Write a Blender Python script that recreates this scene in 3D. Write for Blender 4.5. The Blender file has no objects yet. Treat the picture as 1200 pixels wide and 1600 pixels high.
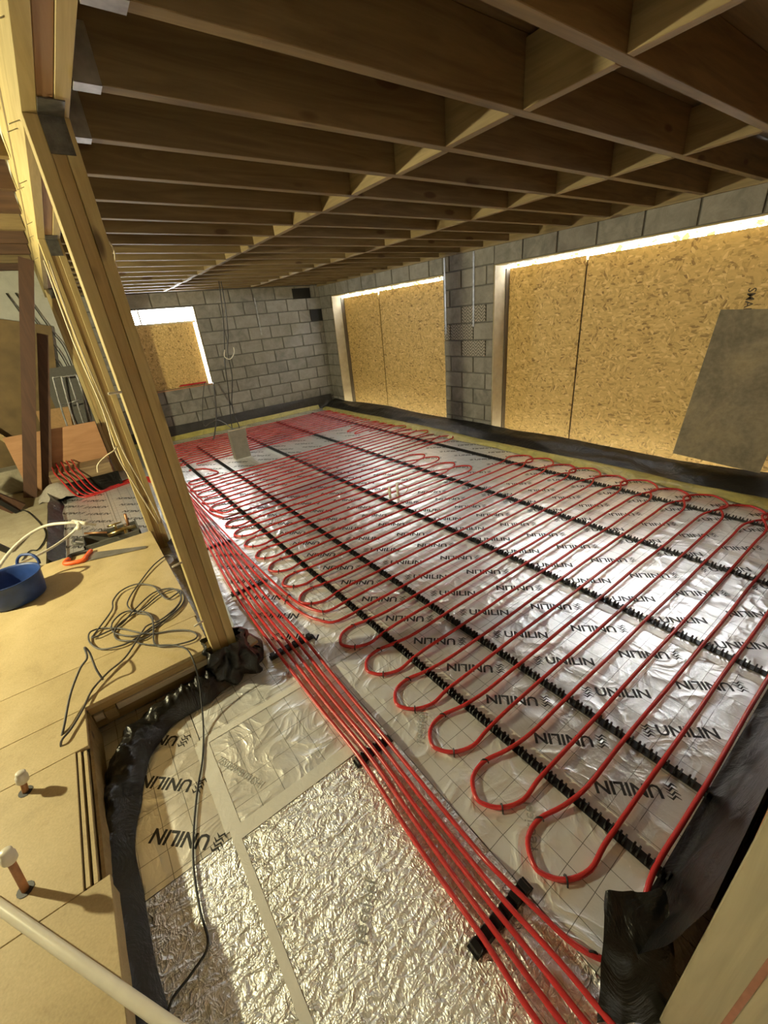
import bpy, math, random
from mathutils import Vector, Matrix, noise as mnoise
random.seed(7)
sc = bpy.context.scene
COL = sc.collection

# ------------------------------------------------------------------ camera
F_PX = 643.85
YAW, PITCH, ROLL = .6033606, -.44373608, -.100178
CAM = Vector((0, 0, 1.76))
_f = Vector((math.sin(YAW)*math.cos(PITCH), math.cos(YAW)*math.cos(PITCH), math.sin(PITCH)))
_r = Vector((math.cos(YAW), -math.sin(YAW), 0))
_u = _r.cross(_f)
RIGHT = math.cos(ROLL)*_r + math.sin(ROLL)*_u
UP = -math.sin(ROLL)*_r + math.cos(ROLL)*_u
FWD = _f
cam = bpy.data.cameras.new('camera')
cam.sensor_fit = 'VERTICAL'; cam.sensor_height = 36; cam.lens = F_PX/1600*36
cam.clip_start = .02
camo = bpy.data.objects.new('camera', cam); COL.objects.link(camo)
m = Matrix((RIGHT, UP, -FWD)).transposed().to_4x4(); m.translation = CAM
camo.matrix_world = m
sc.camera = camo

# ------------------------------------------------------------------ light
sc.view_settings.view_transform = 'Standard'
sc.view_settings.look = 'None'
sc.view_settings.gamma = 1
sc.view_settings.use_curve_mapping = False
sc.view_settings.exposure = 0.0
try:
    sc.cycles.use_denoising = True
    sc.cycles.max_bounces = 7; sc.cycles.diffuse_bounces = 4; sc.cycles.glossy_bounces = 4
    sc.cycles.use_adaptive_sampling = True; sc.cycles.adaptive_threshold = .03
    sc.cycles.sample_clamp_indirect = 10
except Exception: pass
SKY = 82.0
w = bpy.data.worlds.new('sky'); sc.world = w; w.use_nodes = True
bg = w.node_tree.nodes['Background']; bg.inputs[0].default_value = (.93, .97, 1, 1); bg.inputs[1].default_value = SKY

def portal(loc, rot, sx, sy):
    l = bpy.data.lights.new('sky_portal', 'AREA'); l.shape = 'RECTANGLE'; l.size = sx; l.size_y = sy
    l.cycles.is_portal = True
    o = bpy.data.objects.new('sky_portal', l); COL.objects.link(o); o.location = loc; o.rotation_euler = rot
H = math.pi/2
portal((5.2, 6.53, 2.3), (H, 0, H), 3.3, .5)
portal((5.2, 2.2, 2.3), (H, 0, H), 3.7, .5)
portal((1.7, 8.93, 2.05), (-H, 0, 0), 1.3, .4)
LAMP_W = 62
LAMP_POS = Vector((-2.55, 3.62, 2.12))

# ------------------------------------------------------------------ pixel -> plane helpers (used to read sizes off the photo once)
def ray(px, py):
    return RIGHT*((px-600)/F_PX) - UP*((py-800)/F_PX) + FWD
def onz(px, py, z):
    d = ray(px, py); return CAM + d*((z-CAM.z)/d.z)

# ------------------------------------------------------------------ materials
MATS = {}
class NT:
    def __init__(s, name):
        s.m = bpy.data.materials.new(name); s.m.use_nodes = True
        s.t = s.m.node_tree; s.n = s.t.nodes; s.l = s.t.links
        s.b = s.n['Principled BSDF']; MATS[name] = s.m
    def node(s, typ, **kw):
        n = s.n.new(typ)
        for k, v in kw.items(): setattr(n, k, v)
        return n
    def link(s, a, b): s.l.new(a, b)
    def coord(s, scale=(1,1,1), rand=True, rot=(0,0,0)):
        tc = s.node('ShaderNodeTexCoord'); mp = s.node('ShaderNodeMapping')
        mp.inputs['Scale'].default_value = scale; mp.inputs['Rotation'].default_value = rot
        if rand:
            oi = s.node('ShaderNodeObjectInfo'); ad = s.node('ShaderNodeVectorMath', operation='ADD')
            mu = s.node('ShaderNodeMath', operation='MULTIPLY'); mu.inputs[1].default_value = 37.0
            s.link(oi.outputs['Random'], mu.inputs[0])
            s.link(tc.outputs['Object'], ad.inputs[0]); s.link(mu.outputs[0], ad.inputs[1])
            s.link(ad.outputs[0], mp.inputs['Vector'])
        else:
            s.link(tc.outputs['Object'], mp.inputs['Vector'])
        return mp.outputs[0]
    def noise(s, vec, scale=5, detail=4, rough=.55, dist=0):
        n = s.node('ShaderNodeTexNoise'); n.inputs['Scale'].default_value = scale; n.inputs['Detail'].default_value = detail
        n.inputs['Roughness'].default_value = rough; n.inputs['Distortion'].default_value = dist
        s.link(vec, n.inputs['Vector']); return n.outputs['Fac']
    def voro(s, vec, scale, feature='F1', rnd=1):
        n = s.node('ShaderNodeTexVoronoi', feature=feature); n.inputs['Scale'].default_value = scale
        n.inputs['Randomness'].default_value = rnd
        s.link(vec, n.inputs['Vector']); return n
    def ramp(s, fac, stops):
        r = s.node('ShaderNodeValToRGB'); e = r.color_ramp.elements
        while len(e) < len(stops): e.new(.5)
        for el, (p, c) in zip(e, stops):
            el.position = p; el.color = (*c, 1) if len(c) == 3 else c
        s.link(fac, r.inputs[0]); return r.outputs[0]
    def mix(s, fac, a, b, mode='MIX'):
        n = s.node('ShaderNodeMix', data_type='RGBA', blend_type=mode)
        for v, i in ((fac, 0), (a, 6), (b, 7)):
            if isinstance(v, (int, float)): n.inputs[i].default_value = v
            elif isinstance(v, tuple): n.inputs[i].default_value = (*v, 1)
            else: s.link(v, n.inputs[i])
        return n.outputs[2]
    def math(s, op, a, b=None, c=None):
        n = s.node('ShaderNodeMath', operation=op)
        for i, v in enumerate((a, b, c)):
            if v is None: continue
            if isinstance(v, (int, float)): n.inputs[i].default_value = v
            else: s.link(v, n.inputs[i])
        return n.outputs[0]
    def bump(s, h, strength=.3, dist=.01, prev=None):
        n = s.node('ShaderNodeBump'); n.inputs['Strength'].default_value = strength; n.inputs['Distance'].default_value = dist
        s.link(h, n.inputs['Height'])
        if prev is not None: s.link(prev, n.inputs['Normal'])
        s.link(n.outputs[0], s.b.inputs['Normal']); return n.outputs[0]
    def set(s, color=None, rough=None, metal=None, **kw):
        if color is not None:
            if isinstance(color, tuple): s.b.inputs['Base Color'].default_value = (*color, 1)
            else: s.link(color, s.b.inputs['Base Color'])
        if rough is not None:
            if isinstance(rough, (int, float)): s.b.inputs['Roughness'].default_value = rough
            else: s.link(rough, s.b.inputs['Roughness'])
        if metal is not None: s.b.inputs['Metallic'].default_value = metal
        for k, v in kw.items(): s.b.inputs[k].default_value = v
        return s.m

def wood(name, dark, light, axis, rough=.65, knots=True, grain=1.0):
    t = NT(name)
    sc3 = [9*grain]*3; sc3[axis] = .7
    v = t.coord(tuple(sc3))
    n = t.noise(v, 2.2, 6, .6, 1.2)
    c = t.ramp(n, [(.3, dark), (.5, tuple((a+b)/2 for a, b in zip(dark, light))), (.72, light)])
    if knots:
        sk = [6.5]*3; sk[axis] = 2.2
        vk = t.voro(t.coord(tuple(sk)), 1.0)
        k = t.ramp(vk.outputs['Distance'], [(.0, (1,1,1)), (.115, (1,1,1)), (.165, (0,0,0))])
        sel = t.noise(t.coord((1.3,1.3,1.3)), 1.6, 1)
        k2 = t.math('MULTIPLY', k, t.ramp(sel, [(.40, (0,0,0)), (.48, (1,1,1))]))
        c = t.mix(t.math('MULTIPLY', k2, .85), c, (.07, .035, .012))
    t.set(c, rough); t.bump(n, .12, .004); return t.m
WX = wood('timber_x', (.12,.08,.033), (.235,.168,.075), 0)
WY = wood('timber_y', (.14,.095,.038), (.25,.18,.08), 1)
WBR = wood('bearer_timber', (.22,.15,.06), (.38,.27,.12), 0)
WNG = wood('noggin_timber', (.17,.12,.05), (.29,.215,.10), 1)
WPX = wood('pale_timber_x', (.36,.24,.09), (.52,.37,.16), 0)
WZ = wood('post_timber', (.36,.27,.105), (.57,.45,.21), 2)
WZ2 = wood('post_timber_brown', (.29,.195,.07), (.45,.32,.13), 2)
WYR = wood('header_timber_red', (.22,.115,.048), (.33,.19,.085), 1)
WYP = wood('header_timber', (.36,.275,.11), (.54,.43,.20), 1)
WJ = wood('jamb_timber', (.225,.19,.115), (.35,.295,.18), 2)
WRED = wood('redbrown_timber', (.055,.024,.013), (.105,.048,.026), 2, knots=False)
WOLD = wood('old_joist_timber', (.055,.026,.014), (.11,.055,.028), 0, knots=False)
WPLY = wood('plywood', (.40,.20,.09), (.55,.30,.15), 0, knots=False, grain=.35)
WPALE = wood('whitewashed_batten', (.45,.38,.26), (.62,.54,.40), 0, knots=False)
WSTEP = wood('rough_sleeper', (.16,.10,.05), (.36,.26,.14), 0, knots=False)

def osb_mat(name, base=1.0):
    t = NT(name); layers = []
    for i, (ang, ln, wd) in enumerate(((.35, .13, .017), (-.6, .14, .019), (1.25, .12, .018), (-1.3, .11, .02))):
        tc = t.node('ShaderNodeTexCoord'); oi = t.node('ShaderNodeObjectInfo'); mu = t.math('MULTIPLY', oi.outputs['Random'], 7.0)
        ad = t.node('ShaderNodeVectorMath', operation='ADD'); t.link(tc.outputs['Object'], ad.inputs[0]); t.link(mu, ad.inputs[1])
        mp = t.node('ShaderNodeMapping', vector_type='TEXTURE'); mp.inputs['Rotation'].default_value = (ang, -ang, 0); mp.inputs['Scale'].default_value = (wd, wd, ln)
        t.link(ad.outputs[0], mp.inputs['Vector'])
        vv = t.voro(mp.outputs[0], 1.0)
        sp = t.node('ShaderNodeSeparateColor'); t.link(vv.outputs['Color'], sp.inputs[0]); layers.append(sp.outputs[0])
    nz = t.noise(t.coord((8,8,8)), 1, 2)
    a = t.mix(t.ramp(nz, [(.46,(0,0,0)),(.5,(1,1,1))]), layers[0], layers[1])
    nz2 = t.noise(t.coord((9,9,9), True, (.3,.8,0)), 1, 2)
    a = t.mix(t.ramp(nz2, [(.5,(0,0,0)),(.53,(1,1,1))]), a, layers[2])
    nz3 = t.noise(t.coord((11,11,11), True, (.9,.1,0)), 1, 2)
    a = t.mix(t.ramp(nz3, [(.54,(0,0,0)),(.57,(1,1,1))]), a, layers[3])
    c = t.ramp(a, [(0,(.24*base,.14*base,.045*base)), (.10,(.42*base,.27*base,.09*base)), (.35,(.56*base,.38*base,.14*base)), (.8,(.62*base,.43*base,.165*base)), (1,(.74*base,.55*base,.25*base))])
    t.set(c, .6); t.bump(a, .25, .003); return t.m
OSB = osb_mat('osb', 1.13)

def chip():
    t = NT('chipboard'); v = t.coord((1,1,1), False)
    n = t.noise(v, 130, 3, .6); n2 = t.noise(v, 3.2, 5, .6, .6); n3 = t.noise(v, 22, 3, .5)
    c = t.ramp(n2, [(.30,(.36,.275,.135)), (.5,(.485,.38,.195)), (.72,(.56,.445,.245))])
    c = t.mix(t.math('MULTIPLY', t.ramp(n3, [(.58,(0,0,0)),(.75,(1,1,1))]), .3), c, (.30,.19,.08))
    c = t.mix(.22, c, t.ramp(n, [(.3,(.3,.2,.09)),(.7,(.74,.57,.3))]))
    t.set(c, .55); t.bump(n, .15, .002); return t.m
CHIP = chip()

def block(name, a, b, chev=False):
    t = NT(name); v = t.coord((1,1,1))
    n = t.noise(v, 5.5, 8, .72, .6); n2 = t.noise(v, 48, 4, .7)
    oi = t.node('ShaderNodeObjectInfo')
    c = t.ramp(n, [(.3, a), (.7, b)])
    c = t.mix(t.math('MULTIPLY_ADD', oi.outputs['Random'], .3, .0), c, tuple(x*1.35 for x in b))
    h = n2
    if chev:
        tc = t.node('ShaderNodeTexCoord'); sp = t.node('ShaderNodeSeparateXYZ'); t.link(tc.outputs['Object'], sp.inputs[0])
        tri = t.math('PINGPONG', sp.outputs['Y'], .05)
        ph = t.math('ADD', sp.outputs['Z'], tri)
        wv = t.math('PINGPONG', ph, .021)
        k = t.ramp(t.math('MULTIPLY', wv, 47), [(.25,(0,0,0)),(.6,(1,1,1))])
        c = t.mix(k, tuple(x*.72 for x in a), tuple(x*1.25 for x in b)); h = k
    t.set(c, .92); t.bump(h, .5, .006); return t.m
BLK = block('concrete_block', (.125,.12,.106), (.325,.305,.272))
BLKC = block('combed_block', (.19,.175,.15), (.30,.275,.24), True)
MORT = block('mortar', (.10,.095,.085), (.16,.15,.135))
CONC = block('concrete_slab', (.30,.25,.16), (.46,.40,.28))
PLAS = block('white_plaster', (.42,.42,.38), (.55,.55,.50))
def cboard():
    t = NT('cement_board'); v = t.coord((1,1,1)); n = t.noise(v, 2.2, 5, .65, .8); n2 = t.noise(v, 26, 4)
    c = t.ramp(n, [(.32,(.14,.12,.085)), (.5,(.24,.205,.145)), (.68,(.34,.28,.18))])
    t.set(t.mix(.2, c, t.ramp(n2, [(.35,(.1,.09,.07)),(.7,(.42,.38,.29))])), .85); t.bump(n2, .3, .004); return t.m
CBOARD = cboard()

def foil(name, crumple, grid=True, k=1.0):
    t = NT(name); v = t.coord((1,1,1), False)
    n = t.noise(v, 7 if crumple else 4.5, 4, .6, 1.2 if crumple else .8)
    def ridged(scale, detail, dist, vec):
        q = t.node('ShaderNodeTexNoise', noise_type='RIDGED_MULTIFRACTAL'); q.normalize = True
        for nm_, x in (('Scale', scale), ('Detail', detail), ('Roughness', .55), ('Lacunarity', 2.1), ('Offset', .9), ('Gain', 1.6), ('Distortion', dist)): q.inputs[nm_].default_value = x
        t.link(vec, q.inputs['Vector']); return q.outputs['Fac']
    v2 = t.coord((1.0, 1.9, 1), False, (0, 0, .6))
    ridge = ridged(13 if crumple else 5, 3, .9, v2 if crumple else v)
    fine = ridged(30, 2, 1.5, t.coord((1.7, 1.0, 1), False, (0, 0, -.4))) if crumple else t.noise(v, 34, 4, .6, 2.0)
    col = t.mix(t.math('MULTIPLY', t.ramp(t.noise(v, 30, 3), [(.45,(0,0,0)),(.75,(1,1,1))]), .2), (.93,.93,.92), (.80,.79,.77))
    if grid:
        sp = t.node('ShaderNodeSeparateXYZ'); t.link(v, sp.inputs[0])
        wob = t.noise(v, 8, 2)
        lines = None
        for ax, per, ph in (('X', .0975, .03), ('Y', .0975, .05)):
            q = t.math('MULTIPLY_ADD', wob, .006, sp.outputs[ax]); q = t.math('ADD', q, ph)
            q = t.math('PINGPONG', q, per/2)
            kk_ = t.math('LESS_THAN', q, .0011)
            lines = kk_ if lines is None else t.math('MAXIMUM', lines, kk_)
        gate = t.ramp(t.noise(v, 5.5, 2), [(.34,(0,0,0)),(.44,(1,1,1))])
        col = t.mix(t.math('MULTIPLY', t.math('MULTIPLY', lines, gate), .45 if crumple else .8), col, (.06,.06,.055))
    t.set(col, .46 if crumple else (.34 if k == 1 else .42), .82 if crumple else (.74 if k == 1 else .55))
    b1 = t.bump(n, .4 if crumple else .18*k, .02)
    b2 = t.bump(ridge, .5 if crumple else .3*k, .012, b1)
    t.bump(fine, .4 if crumple else .1*k, .006, b2)
    return t.m
FOIL = foil('foil_flat', False)
FOILC = foil('foil_crumpled', True)
FOILM = foil('foil_creased', False, True, 1.7)
def tape():
    t = NT('foil_tape'); v = t.coord((1,1,1), False); n = t.noise(v, 22, 3, .6, 1.0)
    t.set((.80,.79,.75), .3, .1); t.bump(n, .3, .006); return t.m
TAPE = tape()
def plain(name, col, rough=.5, metal=0, nz=.12, bs=40, bstr=.1, **kw):
    t = NT(name); v = t.coord((1,1,1)); n = t.noise(v, bs, 3)
    c = t.mix(t.ramp(n, [(.3,(0,0,0)),(.7,(1,1,1))]), tuple(x*(1-nz) for x in col), tuple(min(1, x*(1+nz)) for x in col))
    t.set(c, rough, metal, **kw)
    if bstr: t.bump(n, bstr, .003)
    return t.m
INK = plain('black_print', (.02,.02,.022), .5, bstr=0)
INKG = plain('grey_print', (.33,.33,.31), .5, bstr=0)
INKB = plain('brown_print', (.06,.035,.015), .6, bstr=0)
RED = plain('red_pipe', (.51,.035,.035), .27, bs=8, bstr=0)
BLACKP = plain('black_plastic', (.012,.012,.013), .38, bs=30)
def mem(name, col, rough):
    t = NT(name); v = t.coord((1,1,1), False); n = t.noise(v, 6, 5, .6, 1.5); n2 = t.noise(v, 28, 3, .6, 1)
    t.set(t.ramp(n, [(.3, col), (.7, tuple(x*1.8 for x in col))]), rough); b = t.bump(n, .5, .03); t.bump(n2, .25, .006, b); return t.m
DPM = mem('black_membrane', (.0055,.0053,.005), .33)
DPMG = mem('dusty_membrane', (.030,.028,.025), .4)
FOAM = mem('yellow_film', (.31,.275,.085), .3)
GALV = plain('galvanised', (.42,.42,.42), .45, .8, .3, 18)
GALVD = plain('dull_bracket', (.13,.125,.11), .5, .5, .35, 30)
CABLE = plain('grey_cable', (.085,.08,.075), .5, bstr=0)
CABLEB = plain('black_cable', (.02,.02,.02), .5, bstr=0)
CABLEW = plain('cream_cable', (.55,.48,.33), .5, bstr=0)
WHITEP = plain('white_pipe', (.72,.68,.58), .35, bs=12, nz=.06, bstr=0)
COPPER = plain('copper', (.38,.19,.09), .45, .55, .25, 25)
BRASS = plain('brass', (.50,.38,.17), .35, .85, .2, 25)
BLUE = plain('blue_rubber', (.018,.05,.20), .45, bs=14, nz=.2)
ORANGE = plain('orange_grip', (.80,.12,.02), .45)
STEEL = plain('saw_steel', (.42,.40,.36), .35, .75, .25, 12)
GREYBOX = plain('grey_board', (.22,.20,.175), .7, bs=14)
PALE = plain('pale_reveal_board', (.40,.33,.21), .7, bs=10)
TRAY = plain('grey_tray', (.10,.095,.08), .5)
BROWNB = plain('brown_board', (.19,.125,.05), .7, bs=4, nz=.25)
CARD = plain('cardboard', (.45,.27,.12), .8)
DARKW = wood('dark_packing', (.07,.05,.028), (.13,.10,.06), 2, knots=False)
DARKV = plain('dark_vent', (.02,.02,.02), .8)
LEAF = plain('hedge_leaf', (.075,.13,.012), .6, bs=9, nz=.4)
GRAVEL = block('outside_ground', (.2,.18,.14), (.3,.28,.2))
def emis():
    t = NT('lamp_glass'); t.b.inputs['Emission Color'].default_value = (1,.91,.54,1); t.b.inputs['Emission Strength'].default_value = 20
    t.set((.9,.8,.6), .4); return t.m
LAMPG = emis()

# ------------------------------------------------------------------ object helpers
ORD = ['first','second','third','fourth','fifth','sixth','seventh','eighth','ninth','tenth','eleventh','twelfth','thirteenth','fourteenth','fifteenth','sixteenth','seventeenth','eighteenth','nineteenth','twentieth','twenty-first','twenty-second','twenty-third','twenty-fourth','twenty-fifth','twenty-sixth','twenty-seventh','twenty-eighth','twenty-ninth','thirtieth']
def mesh(name, v, f, mat, smooth=False):
    me = bpy.data.meshes.new(name); me.from_pydata([tuple(p) for p in v], [], f); me.update()
    if mat: me.materials.append(mat)
    if smooth: me.polygons.foreach_set('use_smooth', [True]*len(me.polygons))
    return me
def link(name, me, parent=None, loc=(0,0,0), rz=0):
    o = bpy.data.objects.new(name, me); COL.objects.link(o); o.location = loc; o.rotation_euler = (0,0,rz)
    if parent is not None: o.parent = parent
    return o
def tag(o, label, cat, group=None, kind=None):
    if label: o['label'] = label
    if cat: o['category'] = cat
    if group: o['group'] = group
    if kind: o['kind'] = kind
    return o
def struct(o): o['kind'] = 'structure'; return o
def empty(name, loc=(0,0,0)):
    o = bpy.data.objects.new(name, None); COL.objects.link(o); o.location = loc; o.empty_display_size = .1; return o
class MB:
    def __init__(s): s.v = []; s.f = []
    def box(s, x0, x1, y0, y1, z0, z1, b=0.0):
        n = len(s.v)
        if b <= 0:
            s.v += [(x0,y0,z0),(x1,y0,z0),(x1,y1,z0),(x0,y1,z0),(x0,y0,z1),(x1,y0,z1),(x1,y1,z1),(x0,y1,z1)]
            s.f += [tuple(n+i for i in q) for q in ((3,2,1,0),(4,5,6,7),(0,1,5,4),(1,2,6,5),(2,3,7,6),(3,0,4,7))]
            return s
        # chamfered box: each corner split in three
        X = (x0, x1); Y = (y0, y1); Z = (z0, z1); idx = {}
        for i in (0,1):
            for j in (0,1):
                for k in (0,1):
                    cx, cy, cz = X[i], Y[j], Z[k]
                    ix, iy, iz = cx+(b if i == 0 else -b), cy+(b if j == 0 else -b), cz+(b if k == 0 else -b)
                    idx[i,j,k] = len(s.v); s.v += [(cx,iy,iz),(ix,cy,iz),(ix,iy,cz)]
        g = lambda i,j,k,a: idx[i,j,k]+a
        s.f += [(g(0,0,0,0),g(0,0,1,0),g(0,1,1,0),g(0,1,0,0)), (g(1,0,0,0),g(1,1,0,0),g(1,1,1,0),g(1,0,1,0)),
                (g(0,0,0,1),g(1,0,0,1),g(1,0,1,1),g(0,0,1,1)), (g(0,1,0,1),g(0,1,1,1),g(1,1,1,1),g(1,1,0,1)),
                (g(0,0,0,2),g(0,1,0,2),g(1,1,0,2),g(1,0,0,2)), (g(0,0,1,2),g(1,0,1,2),g(1,1,1,2),g(0,1,1,2))]
        for a in (0,1):
            for c in (0,1):
                s.f += [(g(0,a,c,1),g(1,a,c,1),g(1,a,c,2),g(0,a,c,2)) if (a+c)%2 else (g(0,a,c,2),g(1,a,c,2),g(1,a,c,1),g(0,a,c,1))]
                s.f += [(g(a,0,c,0),g(a,0,c,2),g(a,1,c,2),g(a,1,c,0)) if (a+c)%2 == 0 else (g(a,0,c,0),g(a,1,c,0),g(a,1,c,2),g(a,0,c,2))]
                s.f += [(g(a,c,0,0),g(a,c,0,1),g(a,c,1,1),g(a,c,1,0)) if (a+c)%2 else (g(a,c,0,0),g(a,c,1,0),g(a,c,1,1),g(a,c,0,1))]
        for i in (0,1):
            for j in (0,1):
                for k in (0,1):
                    t = (g(i,j,k,0),g(i,j,k,1),g(i,j,k,2)); s.f.append(t if (i+j+k)%2 == 0 else t[::-1])
        return s
    def quad(s, *p):
        n = len(s.v); s.v += [tuple(q) for q in p]; s.f.append(tuple(range(n, n+len(p)))); return s
    def tube(s, pts, r, seg=8, cap=True):
        pts = [Vector(p) for p in pts]; n0 = len(s.v); N = len(pts)
        T = [(pts[min(i+1,N-1)]-pts[max(i-1,0)]).normalized() for i in range(N)]
        ref = Vector((0,0,1)) if abs(T[0].z) < .9 else Vector((1,0,0))
        nv = (ref - T[0]*ref.dot(T[0])).normalized()
        for i in range(N):
            nv = nv - T[i]*nv.dot(T[i])
            nv = nv.normalized() if nv.length > 1e-6 else T[i].orthogonal().normalized()
            bv = T[i].cross(nv); rr = r[i] if isinstance(r, (list, tuple)) else r
            for k in range(seg):
                a = 2*math.pi*k/seg; s.v.append(tuple(pts[i]+nv*(rr*math.cos(a))+bv*(rr*math.sin(a))))
        for i in range(N-1):
            for k in range(seg):
                a, b = n0+i*seg+k, n0+i*seg+(k+1)%seg; s.f.append((a, b, b+seg, a+seg))
        if cap:
            s.f.append(tuple(n0+k for k in range(seg))[::-1]); s.f.append(tuple(n0+(N-1)*seg+k for k in range(seg)))
        return s
    def lathe(s, prof, c=(0,0,0), seg=24):
        n0 = len(s.v)
        for r, z in prof:
            for k in range(seg):
                a = 2*math.pi*k/seg; s.v.append((c[0]+r*math.cos(a), c[1]+r*math.sin(a), c[2]+z))
        for i in range(len(prof)-1):
            for k in range(seg):
                a, b = n0+i*seg+k, n0+i*seg+(k+1)%seg; s.f.append((a, b, b+seg, a+seg))
        return s
    def grid(s, nu, nv, fn):
        n0 = len(s.v)
        for i in range(nu+1):
            for j in range(nv+1): s.v.append(tuple(fn(i/nu, j/nv)))
        for i in range(nu):
            for j in range(nv):
                a = n0+i*(nv+1)+j; s.f.append((a, a+nv+1, a+nv+2, a+1))
        return s
    def build(s, name, mat, parent=None, smooth=False, loc=(0,0,0), rz=0):
        return link(name, mesh(name, s.v, s.f, mat, smooth), parent, loc, rz)
def box(name, x0, x1, y0, y1, z0, z1, mat, parent=None, b=0.0):
    """box whose origin sits at its own base centre"""
    cx, cy = (x0+x1)/2, (y0+y1)/2
    px = parent.location if parent is not None else Vector((0,0,0))
    me = MB().box(x0-cx, x1-cx, y0-cy, y1-cy, 0, z1-z0, b)
    return me.build(name, mat, parent, loc=Vector((cx, cy, z0))-px)
def smooth_path(pts, n=5):
    P = [Vector(p) for p in pts]; out = []
    for i in range(len(P)-1):
        p0, p1, p2, p3 = P[max(i-1,0)], P[i], P[i+1], P[min(i+2,len(P)-1)]
        for k in range(n):
            t = k/n; t2 = t*t; t3 = t2*t
            out.append(.5*((2*p1)+(p2-p0)*t+(2*p0-5*p1+4*p2-p3)*t2+(3*p1-p0-3*p2+p3)*t3))
    out.append(P[-1]); return out
def tubeobj(name, pts, r, mat, parent=None, n=5, seg=8):
    b = MB().tube(smooth_path(pts, n) if n > 1 else pts, r, seg); return b.build(name, mat, parent, True)
def nz(x, y, z=0): return mnoise.noise(Vector((x, y, z)))

# ================================================================== STRUCTURE
ZC = 2.43; WR = 4.84; YF = 8.6; XP = .163; XH = .290; FL = 0.0
# ---- floor: slab, foil-faced boards, prints
floor = struct(box('floor', -4.2, WR+.3, -2.2, YF+.3, -.2, -.1, CONC))
def text_mesh(body, size, off=0.0, sx=1.0):
    c = bpy.data.curves.new('t', 'FONT'); c.body = body; c.size = size; c.offset = off; c.resolution_u = 2
    c.align_x = 'CENTER'; c.align_y = 'CENTER'
    o = bpy.data.objects.new('t', c); COL.objects.link(o)
    me = bpy.data.meshes.new_from_object(o.evaluated_get(bpy.context.evaluated_depsgraph_get()))
    bpy.data.objects.remove(o); bpy.data.curves.remove(c)
    for v in me.vertices: v.co.x *= sx; v.co.z = 0
    me.materials.clear(); return me
def logo_mesh():
    t = text_mesh('UNILIN', .072, .0019, 1.06)
    v = [tuple(p.co) for p in t.vertices]; f = [tuple(p.vertices) for p in t.polygons]
    w0 = min(p[0] for p in v); b = MB(); b.v = [(p[0]+.036, p[1], 0) for p in v]; b.f = f
    for k in range(4):                                   # the stacked wavy strokes in front of the word
        y = -.024+k*.0155
        pts = [(w0-.028+u*.0155+(k%2)*.004, y+(-.0075 if u%2 else .0055)) for u in range(4)]
        for q, ((x0, y0), (x1, y1)) in enumerate(zip(pts, pts[1:])):
            a0, a1 = (.0016, .0042) if q == 0 else ((.0042, .0042) if q == 1 else (.0042, .0012))
            b.quad((x0,y0-a0,0),(x1,y1-a1,0),(x1,y1+a1,0),(x0,y0+a0,0))
    return mesh('printed_logo', b.v, b.f, INK)
LOGO = logo_mesh()
TH = .1
def board(x0, x1, y0, y1, mat, logos=True, cols=None, phase=0.0, gap=.004):
    b = box('insulation_board', x0+gap/2, x1-gap/2, y0+gap/2, y1-gap/2, -TH, 0, mat, floor)
    base = floor.location + b.location
    for (cx, flip) in (cols or []):
        y = math.ceil((y0-phase)/.275)*.275+phase
        while y < y1:
            if x0+.11 < cx < x1-.11 and y0+.1 < y < y1-.1:
                o = link('printed_logo', LOGO, b, Vector((cx, y, .0006))-base, -math.pi/4+(math.pi if flip else 0))
            y += .275
    return b
FIELD = [(1.265+.375*i, i%2 == 0) for i in range(9)]
XS = [1.075, 2.205, 3.40, 4.52]
for i in range(3):
    ys = [.02, 2.1+.6*((i*2)%3), 4.5+.6*((i*2)%3), 6.9+.5*((i*2)%3), 8.5]
    for a, b_ in zip(ys, ys[1:]): board(XS[i], XS[i+1], a, b_, FOIL, cols=FIELD, phase=.01+.02*i)
EDGE = [(.13,True), (.50,False), (.88,True)]
board(-.045, .665, 1.165, 1.655, FOILM); board(.665, 1.075, 1.165, 1.655, FOILM); board(-.045, 1.075, 1.655, 3.6, FOILM, cols=[(.62,False)], phase=.1)
board(-.045, 1.075, 3.6, 6.0, FOIL, cols=[(.16,True),(.9,False)]); board(-.045, 1.075, 6.0, 8.5, FOIL, cols=[(.9,False)])
board(-.045, .665, -1.2, 1.165, FOILC); board(.665, 1.075, -1.2, 1.165, FOILM)
board(-.62, -.045, 1.165, 2.1, FOIL, cols=[(-.195, True)], phase=.17)
board(-.62, -.045, -1.2, 1.165, FOILC)
board(-.62, -.045, 2.1, 4.5, FOIL); board(-.62, -.045, 4.5, 6.75, FOIL, cols=[(-.42,True),(-.2,False)])
def strip(name, x0, x1, y0, y1, z, mat, par, nn=14):
    L = y1-y0 > x1-x0
    def fn(u, v):
        x = x0+(x1-x0)*(v if L else u); y = y0+(y1-y0)*(u if L else v)
        e = .003*nz(x*14, y*14, 3)
        return Vector((x, y, z+.0012+abs(e)))-par.location
    b = MB().grid(nn, 3, fn); return b.build(name, mat, par, True)
for q in ((-.06,.62,1.135,1.195), (-.06,.60,1.64,1.68), (-.075,-.015,1.19,1.66), (1.04,1.11,.05,7.2), (-.06,-.03,-.4,1.14), (2.18,2.23,.05,8.3), (3.375,3.425,.05,8.3)):
    strip('foil_tape_strip', *q, .0008, TAPE, floor, 60)
# faint grey printing on the tape and the end boards
REC = text_mesh('recticel', .055, .0004); REC.materials.append(INKG)
NUM = text_mesh('7508998 01SH', .045, .0); NUM.materials.append(INKG)
for me, x, y, rz in ((REC, .80, 1.04, .75), (REC, .84, .47, .75), (REC, .22, .66, .7), (NUM, .05, 1.40, -1.15)):
    link('faint_print', me, floor, Vector((x, y, .0058))-floor.location, rz)

# ---- concrete floor of the left room, higher than the foil
struct(box('floor', -4.2, -.66, 2.2, 8.4, -.1, .045, CONC))
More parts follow.
